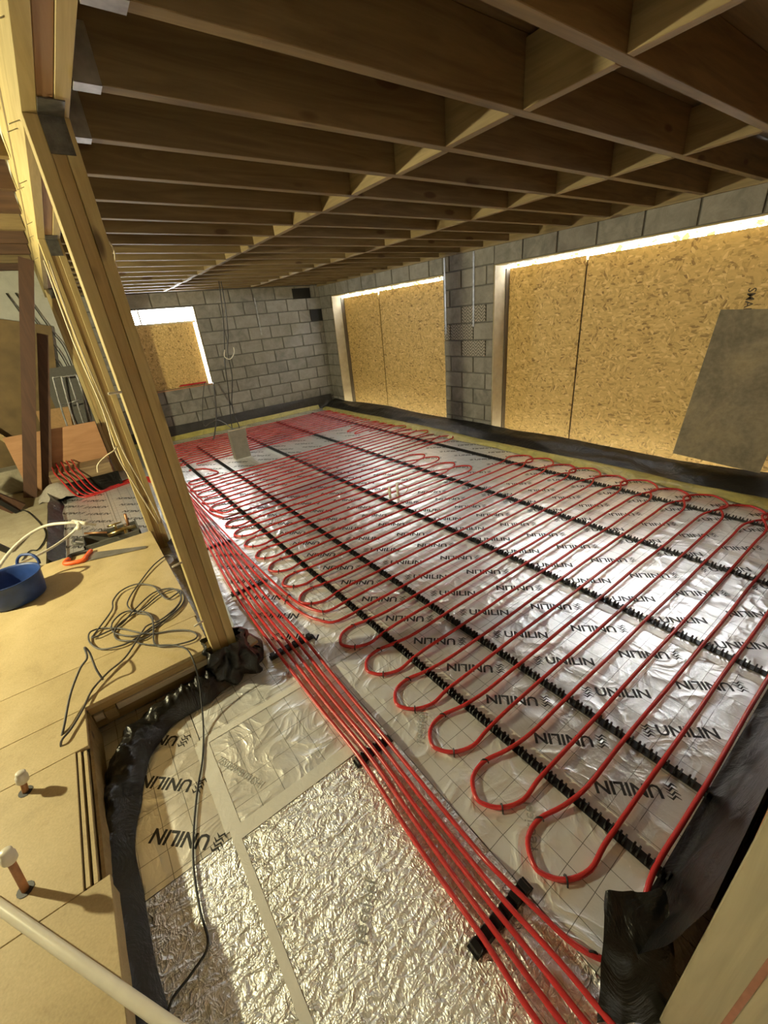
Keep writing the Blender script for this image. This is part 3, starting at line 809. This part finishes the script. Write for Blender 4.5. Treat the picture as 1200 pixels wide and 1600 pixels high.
# pieces beyond the post foot
o = box('board_offcut', .30, .40, 2.02, 2.10, .085, .105, CHIP, b=.002); o.rotation_euler = (0,0,.25); tag(o, 'small chipboard offcut at the foot of the nearest post', 'offcut')
o = box('foil_offcut', .20, .36, 2.10, 2.72, .07, .10, plain('dull_foil', (.40,.42,.40), .5, .3, bs=12)); o.rotation_euler = (0,0,-.12); tag(o, 'grey-green insulation offcut between the nearest post and the pipe bundle', 'offcut')

# copper stubs with white stop ends
def stub(bx, by, tilt, hgt, lab):
    p = tag(empty('capped_copper_pipe', (bx, by, PZ)), lab, 'pipe stub', 'capped copper pipes through the platform')
    d = Vector((tilt[0], tilt[1], 1)).normalized(); t = d*hgt
    MB().tube([Vector((0,0,-.05)), Vector((0,0,0)), t], .011, 12).build('copper_tube', COPPER, p, True)
    b = MB().tube([t-d*.012, t-d*.006, t+d*.016, t+d*.02, t+d*.034, t+d*.038], [.017,.021,.021,.017,.017,.012], 14)
    b.build('stop_end', WHITEP, p, True)
    MB().tube([(0,0,.0005),(0,0,.002)], .024, 14).build('hole', INK, p)  # black disc stands in for the shade inside the pipe hole
stub(-.648, 1.73, (.20, .0), .065, 'shorter copper pipe with a white stop end poking through the platform')
stub(-.633, 1.322, (.10, .05), .152, 'longer leaning copper pipe with a white stop end near the bottom left')
tag(tubeobj('white_plastic_pipe', [(-1.25, 2.19, .222), (-.7, 1.32, .221), (-.31, .70, .222), (-.05, .29, .224)], .0165, WHITEP, seg=14), 'white plastic pipe lying diagonally across the platform corner', 'pipe')

# blue tub
tx, ty = -.755, 3.525
tb = tag(empty('blue_tub', (tx, ty, PZ)), 'blue flexible tub with loop handles on the platform', 'tub')
MB().lathe([(0,.003),(.150,.003),(.165,.010),(.172,.05),(.180,.12),(.184,.165),(.190,.17),(.190,.178),(.183,.178),(.177,.165),(.172,.12),(.162,.05),(.150,.016),(0,.014)], seg=48).build('body', BLUE, tb, True)
for sa in (0.9, 0.9+math.pi):
    c_, s_ = math.cos(sa), math.sin(sa); tn = Vector((-s_, c_, 0)); rd = Vector((c_, s_, 0))
    pts = [rd*.180-tn*.085+Vector((0,0,.165)), rd*.190-tn*.078+Vector((0,0,.20)), rd*.198-tn*.045+Vector((0,0,.232)), rd*.20+Vector((0,0,.238)), rd*.198+tn*.045+Vector((0,0,.232)), rd*.190+tn*.078+Vector((0,0,.20)), rd*.180+tn*.085+Vector((0,0,.165))]
    MB().tube(smooth_path(pts, 4), .010, 8).build('handle', BLUE, tb, True)

# hand saw
sw = tag(empty('hand_saw', (-.2, 3.8, PZ)), 'hand saw with an orange and black handle on the platform', 'saw')
P = [Vector((-.29, 3.90, .008)), Vector((.095, 3.665, .008)), Vector((.085, 3.63, .006)), Vector((-.335, 3.765, .006))]
b = MB()
for z in (0, .0015):
    for p in P: b.v.append(tuple(p+Vector((.2, -3.8, z))))
b.f = [(3,2,1,0),(4,5,6,7),(0,1,5,4),(1,2,6,5),(2,3,7,6),(3,0,4,7)]
b.build('blade', STEEL, sw)
h0 = Vector((-.285, 3.925, .018)); h1 = Vector((-.35, 3.775, .018)); bk = Vector((-.46, 3.845, .018)); bk2 = Vector((-.425, 3.955, .018))
rel = lambda p: p+Vector((.2, -3.8, 0))
MB().tube([rel(p) for p in smooth_path([h1+Vector((.02,.02,0)), h1, (h1+bk)/2+Vector((-.02,-.015,0)), bk+Vector((-.012,-.01,0)), (bk+bk2)/2], 5)], .017, 10).build('orange_grip', ORANGE, sw, True)
MB().tube([rel(p) for p in smooth_path([(bk+bk2)/2, bk2, (bk2+h0)/2+Vector((0,.012,0)), h0], 5)], .015, 10).build('black_grip', BLACKP, sw, True)
MB().tube([rel(p) for p in smooth_path([h0, (h0+h1)/2, h1], 5)], .016, 10).build('orange_cheek', ORANGE, sw, True)

# extension cable: path read on the platform top
def pl(z, *pp):
    return [onz(x, y, z if not isinstance(z, list) else z[i]) for i, (x, y) in enumerate(pp)]
coil = pl(.208, (272,873),(262,869),(240,885),(215,915),(203,935),(200,948),(212,957),(232,962),(240,975),(238,990),(222,1000),(200,1003),(182,998),(180,985),(195,970),(222,952),(250,930),(275,922),(287,930),(285,945),(265,965),(235,982),(205,1003),(180,1013),(155,1014),(140,1003),(142,990),(160,982),(190,983),(215,990),(240,990),(270,986),(296,987),(308,993),(300,1002),(270,1010),(243,1008),(240,985),(238,965),(220,955),(195,957),(178,972),(175,985),(190,993),(220,994),(250,975),(275,952),(284,935),(270,920),(240,927),(210,955),(190,975),(165,990),(145,998))
for i, p in enumerate(coil): p.z += .004*(i % 3)+.01*max(0, nz(i*.7, 1))
coil2 = pl(.208, (145,998),(150,990),(175,955),(177,940),(190,924),(215,915),(240,917),(250,928),(262,937),(275,930),(283,925),(280,945),(255,968),(232,978),(225,985),(213,1005),(195,1030),(170,1052),(145,1080),(130,1110),(112,1140),(97,1160),(92,1167))
for i, p in enumerate(coil2): p.z += .006+.012*max(0, nz(i*.9, 5))
coil2[-1].z = .17
tag(tubeobj('extension_cable', coil+coil2[1:], .0048, CABLE), 'tangled grey extension cable coiled on the chipboard platform', 'cable')
c3 = pl([.21,.24,.29,.27,.21,.17], (92,1167),(98,1135),(112,1075),(133,1022),(128,1012),(130,1011))
c3 = pl([.17,.215,.25,.30,.33], (93,1166),(100,1135),(110,1085),(125,1045),(136,1028))+pl([.335,.30,.25,.21], (132,1012),(140,1020),(150,1045),(161,1062))
tag(tubeobj('cable_tail', c3, .0052, CABLE), 'bent grey cable tail arching up out of the hole in the platform', 'cable')
c4 = pl([.21,.212,.215,.222,.225,.20,.13,.05,.012,.01,.01,.01,.01,.01,.01,.01], (222,990),(213,1003),(240,1008),(270,1008),(292,1015),(303,1035),(311,1065),(316,1110),(318,1150),(316,1190),(309,1230),(303,1290),(302,1350),(312,1420),(325,1475),(300,1520))+pl(.01, (270,1560),(258,1600),(240,1660))
tag(tubeobj('trailing_cable', c4, .0042, CABLEB), 'thin dark cable hanging off the platform and trailing over the foil', 'cable')

# ================================================================== LEFT ROOM THINGS
# grey tray with valves
tr = tag(empty('tool_tray', (-.13, 4.42, 0)), 'grey tray of brass valves and copper offcuts behind the platform', 'tray')
b = MB(); b.box(-.21,.23,-.13,.13,.03,.04); b.box(-.22,.24,-.14,-.128,.03,.13); b.box(-.22,.24,.128,.14,.03,.13); b.box(-.22,-.208,-.14,.14,.03,.13); b.box(.228,.24,-.14,.14,.03,.15)
b.build('tray_body', TRAY, tr)
MB().tube(smooth_path([(-.21,-.05,.12),(-.27,-.05,.15),(-.29,0,.15),(-.27,.06,.15),(-.21,.06,.12)]), .014, 8).build('handle', TRAY, tr, True)
vb = MB().tube([(-.02,-.02,.12),(.10,.0,.13),(.22,-.02,.13)], [.018,.024,.018], 10); vb.tube([(.06,0,.12),(.06,0,.2)], .013, 8); vb.tube([(.0,.0,.2),(.12,.01,.205)], .010, 8); vb.tube([(.12,-.1,.11),(.14,.06,.14)], .016, 8)
vb.build('brass_valve', BRASS, tr, True)
MB().tube([(.16,.08,.05),(.175,.07,.25)], .013, 10).build('copper_offcut', COPPER, tr, True)
MB().tube([(-.18,-.02,.06),(.02,-.06,.09)], .011, 10).build('copper_offcut', COPPER, tr, True)
MB().tube([(-.19,.12,.16),(-.02,.02,.14)], .011, 10).build('copper_offcut', COPPER, tr, True)
MB().tube([(-.05,-.11,.06),(.03,-.115,.065)], .018, 10).build('white_fitting', WHITEP, tr, True)
# white hoses with tee
tag(tubeobj('white_hose', pl([.22,.26,.32,.36,.36,.33,.27], (-40,955),(2,880),(35,843),(70,822),(105,817),(125,817),(150,820)), .013, WHITEP), 'upper white plastic hose arching over the foil to the brass valves', 'hose', 'white hoses')
tag(tubeobj('white_hose', pl([.30,.26,.25,.27,.34], (20,885),(62,866),(90,850),(112,833),(123,820)), .011, WHITEP), 'lower white plastic hose rising from the blue tub to the tee', 'hose', 'white hoses')
tee = MB(); q = pl([.345,.345,.34], (114,815),(134,818),(122,826)); tee.tube([q[0], q[1]], .02, 10); tee.tube([(q[0]+q[1])/2, q[2]], .018, 10)
tag(tee.build('pipe_tee', WHITEP, None, True), 'white plastic pipe tee joining the two hoses', 'fitting')
# sleeper step, plywood panel, manifold pipes
tag(box('sleeper_step', -.56, .13, 6.62, 7.0, .0, .30, WSTEP, b=.008), 'rough grey-brown sleeper step behind the foil of the left room', 'step')
tag(box('plywood_panel', -.86, .15, 7.03, 7.05, .045, .80, WPLY, b=.001), 'orange-brown plywood panel standing on edge behind the red manifold pipes', 'panel')
for i in range(5):
    x = -.50+.06*i
    pts = [(x-.02, 7.0, .36), (x, 6.8, .325), (x+.01, 6.62, .312), (x+.05, 6.54, .22), (x+.10, 6.42, .10), (x+.17, 6.30, .03), (x+.28, 6.27+.035*i, .0105), (.0+.02*i, 6.34+.05*i, .0105), (.30, 6.45+.04*i, .0105)]
    tag(tubeobj('manifold_pipe', pts, .0095, RED), f'red pipe curving over the sleeper step, {ORD[i]} from the left', 'pipe', 'red manifold pipes')
# leaning timbers, props, panels
def slab(name, p0, p1, w_, t_, mat, lab, cat, grp=None):
    p0, p1 = Vector(p0), Vector(p1); d = (p1-p0).normalized(); s_ = d.cross(Vector((0,1,0))).normalized(); q_ = s_.cross(d).normalized()
    b = MB()
    for p in (p0, p1):
        for a_, c_ in ((-1,-1),(1,-1),(1,1),(-1,1)): b.v.append(tuple(p-p0+s_*(a_*w_/2)+q_*(c_*t_/2)))
    b.f = [(3,2,1,0),(4,5,6,7),(0,1,5,4),(1,2,6,5),(2,3,7,6),(3,0,4,7)]
    return tag(b.build(name, mat, loc=p0), lab, cat, grp)
slab('leaning_timber', (-.84, 6.75, .06), (.10, 6.75, 2.70), .135, .06, WRED, 'tall red-brown timber leaning up to the ceiling left of the posts', 'timber', 'red-brown timbers')
slab('leaning_timber', (-.66, 6.9, .06), (-.03, 6.9, 1.93), .11, .05, WRED, 'shorter red-brown timber leaning beside the tall one', 'timber', 'red-brown timbers')
slab('leaning_timber', (-.92, 6.3, .06), (-1.45, 6.2, .72), .16, .05, WRED, 'short reddish board propped at the left edge of the photo', 'timber', 'red-brown timbers')
slab('dark_prop', (-.95, 6.25, .05), (-1.30, 6.1, .70), .05, .03, BLACKP, 'upper thin black bar slanting in from the left edge', 'bar', 'black bars')
slab('dark_prop', (-.94, 4.95, .05), (-1.22, 4.9, .50), .05, .03, BLACKP, 'lower thin black bar slanting in from the left edge above the tub', 'bar', 'black bars')
slab('brown_board', (-1.1, 8.16, .05), (-.55, 8.20, 2.22), 1.35, .02, BROWNB, 'large brown board leaning on the white plaster wall', 'board')
slab('pale_lath', (-.60, 7.9, .06), (-1.35, 8.0, 1.3), .07, .02, WPX, 'pale lath leaning across the brown board', 'lath')
slab('cardboard_sheet', (-.30, 7.8, .06), (-.28, 8.0, .95), .42, .012, CARD, 'flat cardboard sheet with a dark mark leaning behind the red-brown timbers', 'cardboard')
slab('dark_sheet', (.02, 7.9, .06), (.0, 8.1, 1.5), .5, .02, TRAY, 'dark sheet standing against the plaster wall behind the tubular frame', 'sheet')
tf = tag(empty('tubular_frame', (-.1, 7.8, .05)), 'chrome tubular frame standing before the dark sheet near the posts', 'frame')
for dx, dy in ((0,0), (.10,-.12)):
    pts = [(-.09+dx, dy, 0), (-.09+dx, dy, .68), (-.03+dx, dy, 1.28), (0+dx, dy, 1.33), (.12+dx, dy, 1.33), (.16+dx, dy, 1.28), (.12+dx, dy, .70), (.08+dx, dy, 0)]
    MB().tube(smooth_path(pts, 4), .012, 8).build('tube', GALV, tf, True)
for z in (.45, .95): MB().tube([(-.05,.0,z),(.2,-.12,z+.05)], .010, 8).build('cross_tube', GALV, tf, True)
tag(box('rubble_kerb', -2.6, -.68, 7.15, 7.5, .045, .36, block('rubble', (.2,.18,.13), (.4,.36,.27)), b=.03), 'low rough stone kerb under the brown board at the left edge', 'kerb')
o = MB().grid(10, 8, lambda u, v: (-.75+u*.42, 6.35+v*.4, .05+.16*math.sin(math.pi*u)*math.sin(math.pi*v)+.03*nz(u*5, v*5))).build('dust_sheet', plain('grey_cloth', (.42,.38,.33), .8), None, True); tag(o, 'crumpled grey sheet left of the sleeper step', 'sheet')
# dark cable runs on the plaster wall
for i in range(3):
    tag(tubeobj('drooping_cable', [(-.25+.1*i, 8.22, 2.5), (-.12+.1*i, 8.2, 2.0), (.02+.07*i, 8.2, 1.5+.1*i), (.1+.02*i, 8.2, 1.0)], .008, CABLEB), f'dark cable drooping across the white plaster wall, {ORD[i]} from the left', 'cable', 'cables on the plaster wall')
# floor cable on the concrete
tag(tubeobj('floor_cable', pl(.055, (-10,905),(20,895),(45,862),(60,858),(72,835),(60,815),(40,798),(25,800)), .006, CABLEB), 'thin black cable curling over the left concrete floor', 'cable')

# ================================================================== FLOOR BOX, HANGING CABLES, STUBS
fb = tag(empty('cable_box', (1.785, 6.24, 0)), 'grey boxed cable riser standing on the bare foil patch', 'box')
b = MB(); X0, X1, Y0_, Y1_, HT = -.115, .115, -.06, .06, .43
b.box(X0, X1, Y0_, Y0_+.012, 0, HT); b.box(X0, X1, Y1_-.012, Y1_, 0, HT); b.box(X0, X0+.012, Y0_+.012, Y1_-.012, 0, HT); b.box(X1-.012, X1, Y0_+.012, Y1_-.012, 0, HT)
b.build('box_body', GREYBOX, fb)
MB().box(X0-.01, X1+.01, Y0_-.012, Y0_-.001, HT-.10, HT+.006).build('collar_board', GREYBOX, fb)
MB().box(X0-.012, X1+.012, Y0_-.012, Y0_+.012, HT+.006, HT+.016).build('top_edge', WPALE, fb)
MB().box(X0-.02, X1+.02, Y0_-.02, Y1_+.02, .0008, .004).build('tape_skirt', TAPE, fb)
for i, (pts, lab) in enumerate((
    ([(2.32,7.0,2.44),(2.30,7.0,2.1),(2.24,7.0,1.7),(2.17,7.0,1.45),(2.12,6.9,1.1),(1.95,6.7,.7),(1.86,6.3,.47),(1.84,6.24,.3)], 'dark cable hanging from the joists down to the cable box, right strand'),
    ([(2.29,7.0,2.44),(2.22,7.0,1.9),(2.12,7.0,1.45),(2.05,6.9,1.25),(1.98,6.8,.9),(1.82,6.5,.5),(1.74,6.24,.38)], 'dark cable hanging from the joists down to the cable box, left strand'),
    ([(2.24,8.50,.90),(2.1,8.2,.55),(1.95,7.9,.3),(1.80,7.75,.05),(1.72,7.70,.02)], 'grey-blue flexible conduit dropping from the window corner to the floor'),
    ([(2.13,6.98,1.5),(2.10,6.97,1.40),(2.18,6.97,1.36),(2.26,6.97,1.44),(2.27,6.97,1.52)], 'short white cable end curling off the hanging strands'),
    ([(2.08,8.52,.92),(1.9,8.3,.6),(1.75,8.0,.25),(1.73,6.9,.50),(1.77,6.24,.42)], 'thin cable sagging from the window sill to the cable box'))):
    tag(tubeobj('hanging_cable', pts, .013 if i == 2 else .007, (CABLEB, CABLEB, CABLE, WHITEP, CABLE)[i]), lab, 'cable', 'cables round the cable box')
sl = []
for i in range(11):
    a = i*1.1; sl.append((1.86+.24*math.cos(a)+.01*i*.3, 8.50+.05*math.sin(a)*.8+.03, .905+.012+.0025*i))
tag(tubeobj('sill_cable', sl, .008, RED), 'small coil of red cable lying on the far window sill', 'cable')
st = tag(empty('pipe_stubs', (2.39, 3.25, 0)), 'pair of cream pipe stubs standing up between the red pipes', 'pipe stubs')
MB().tube([(-.035,.025,0),(-.035,.025,.13)], .014, 10).build('stub', WHITEP, st, True)
MB().tube([(.03,-.03,0),(.03,-.03,.17)], .014, 10).build('stub', WHITEP, st, True)
MB().tube(smooth_path([(.03,-.03,.15),(.08,-.06,.14),(.13,-.08,.09),(.10,-.06,.04),(.04,-.04,.05)]), .004, 6).build('wire_loop', COPPER, st, True)
# cream cable coil at the header behind the first post
pts = []
for i in range(34):
    a = i*.62; r = .10+.03*nz(i*.4, 2); pts.append((.40+.055*math.sin(a*1.3)+.03, 3.35+.10*math.cos(a), 2.30+r*math.sin(a)-.004*i+.05))
pts += [(.42,3.4,2.05),(.44,3.4,1.98),(.42,3.4,1.92)]
tag(tubeobj('cable_coil', pts, .005, CABLEW, n=3, seg=6), 'loose cream cable coil hanging from the joists beside the nearest post', 'cable')
for i, (dx, lab) in enumerate(((0, 'cream cable running down the second post, left strand'), (.025, 'cream cable running down the second post, right strand'))):
    pts = [(XP-.01+dx, 3.96-.01, 2.30), (XP-.02+dx, 3.94, 1.8), (XP+.0+dx, 3.955, 1.3), (XP-.02+dx*2, 3.93, .95), (XP+.03+dx*2, 3.95, .6), (XP+.09+dx, 3.96, .25)]
    tag(tubeobj('post_cable', pts, .006, CABLEW, seg=6), lab, 'cable', 'cables on the second post')
tag(tubeobj('cable_end', [(XP+.0, 3.94, 1.0), (XP-.03, 3.90, .98), (XP-.10, 3.90, .95), (XP-.17, 3.9, .90), (XP-.19, 3.9, .84)], .006, CABLEW, seg=6), 'loose cream cable end curling out from the second post', 'cable')
# fixings poking out of the first post
for i, (z, lab) in enumerate(((1.58, 'upper'), (.78, 'middle'), (.42, 'lower'))):
    b = MB().tube([(XP+.002, 1.985, z), (XP-.045, 1.97, z+.002)], .005, 8)
    tag(b.build('cable_clip', WHITEP, None, True), f'{lab} small white cable clip poking out of the nearest post', 'clip', 'white clips on the nearest post')

# ================================================================== NEAR JAMB
jm = tag(empty('timber_jamb', (.72, -.09, 0)), 'pale timber door jamb with a red streak at the lower right corner', 'jamb')
box('jamb_post', .70, .735, -.16, -.022, .0, ZC-.002, WJ, jm, .002)
box('jamb_post', .70, .735, -.32, -.1605, .0, ZC-.002, WJ, jm, .002)
box('chalk_line', .6985, .6998, -.115, -.104, .0, 2.2, plain('red_mark', (.24,.10,.055), .8), jm)
tag(box('jamb_stud', .738, .80, -.32, -.20, .0, ZC-.002, WZ2), 'rough stud behind the pale timber jamb', 'stud')

# ================================================================== OUTSIDE
struct(box('floor', WR+.3, 14, -6, 16, -.3, -.1, GRAVEL))
rnd = random.Random(3); hb = MB()
for i in range(9000):
    y = rnd.uniform(-3, 14); x = 8.4+rnd.uniform(-.5, .5)+.3*nz(y, 1); z = rnd.uniform(.0, 1)**.7*(4.1+.5*nz(y*.9, 4))
    s_ = rnd.uniform(.05, .11); a = rnd.uniform(0, 6.3); t_ = rnd.uniform(-.9, .9)
    u_ = Vector((math.cos(a), math.sin(a), t_)).normalized()*s_; v_ = Vector((-math.sin(a), math.cos(a), rnd.uniform(-.6,.6)))*s_*.6; p = Vector((x, y, z))
    hb.quad(p-u_, p+v_, p+u_, p-v_)
tag(hb.build('hedge_leaves', LEAF), 'bright green hedge outside seen through the gap above the boards', 'hedge', None, 'stuff')

# ================================================================== SITE LAMP
lp = tag(empty('site_lamp', (LAMP_POS.x, LAMP_POS.y, .2)), 'tripod site lamp in the left room outside the picture', 'lamp')
hz = LAMP_POS.z-.2
MB().tube([(0,0,.5),(0,0,hz-.12)], .018, 10).build('pole', BLACKP, lp, True)
for i in range(3):
    a = i*2.094+.4; MB().tube([(0,0,.75),(.45*math.cos(a),.45*math.sin(a),0)], .013, 8).build('leg', BLACKP, lp, True)
MB().box(-.075,-.03,-.13,.13,-.1+hz,.1+hz,.01).build('housing', ORANGE, lp)
MB().box(-.029,-.024,-.11,.11,-.08+hz,.08+hz).build('lens', LAMPG, lp)
l = bpy.data.lights.new('lamp_light', 'SPOT'); l.energy = LAMP_W*12; l.color = (1, .91, .54); l.shadow_soft_size = .055; l.spot_size = math.radians(176); l.spot_blend = .12
o = bpy.data.objects.new('lamp_light', l); COL.objects.link(o); o.parent = lp; o.location = (.0, 0, hz)
o.rotation_euler = (Vector((1, -.25, -.42))).to_track_quat('-Z', 'Y').to_euler()
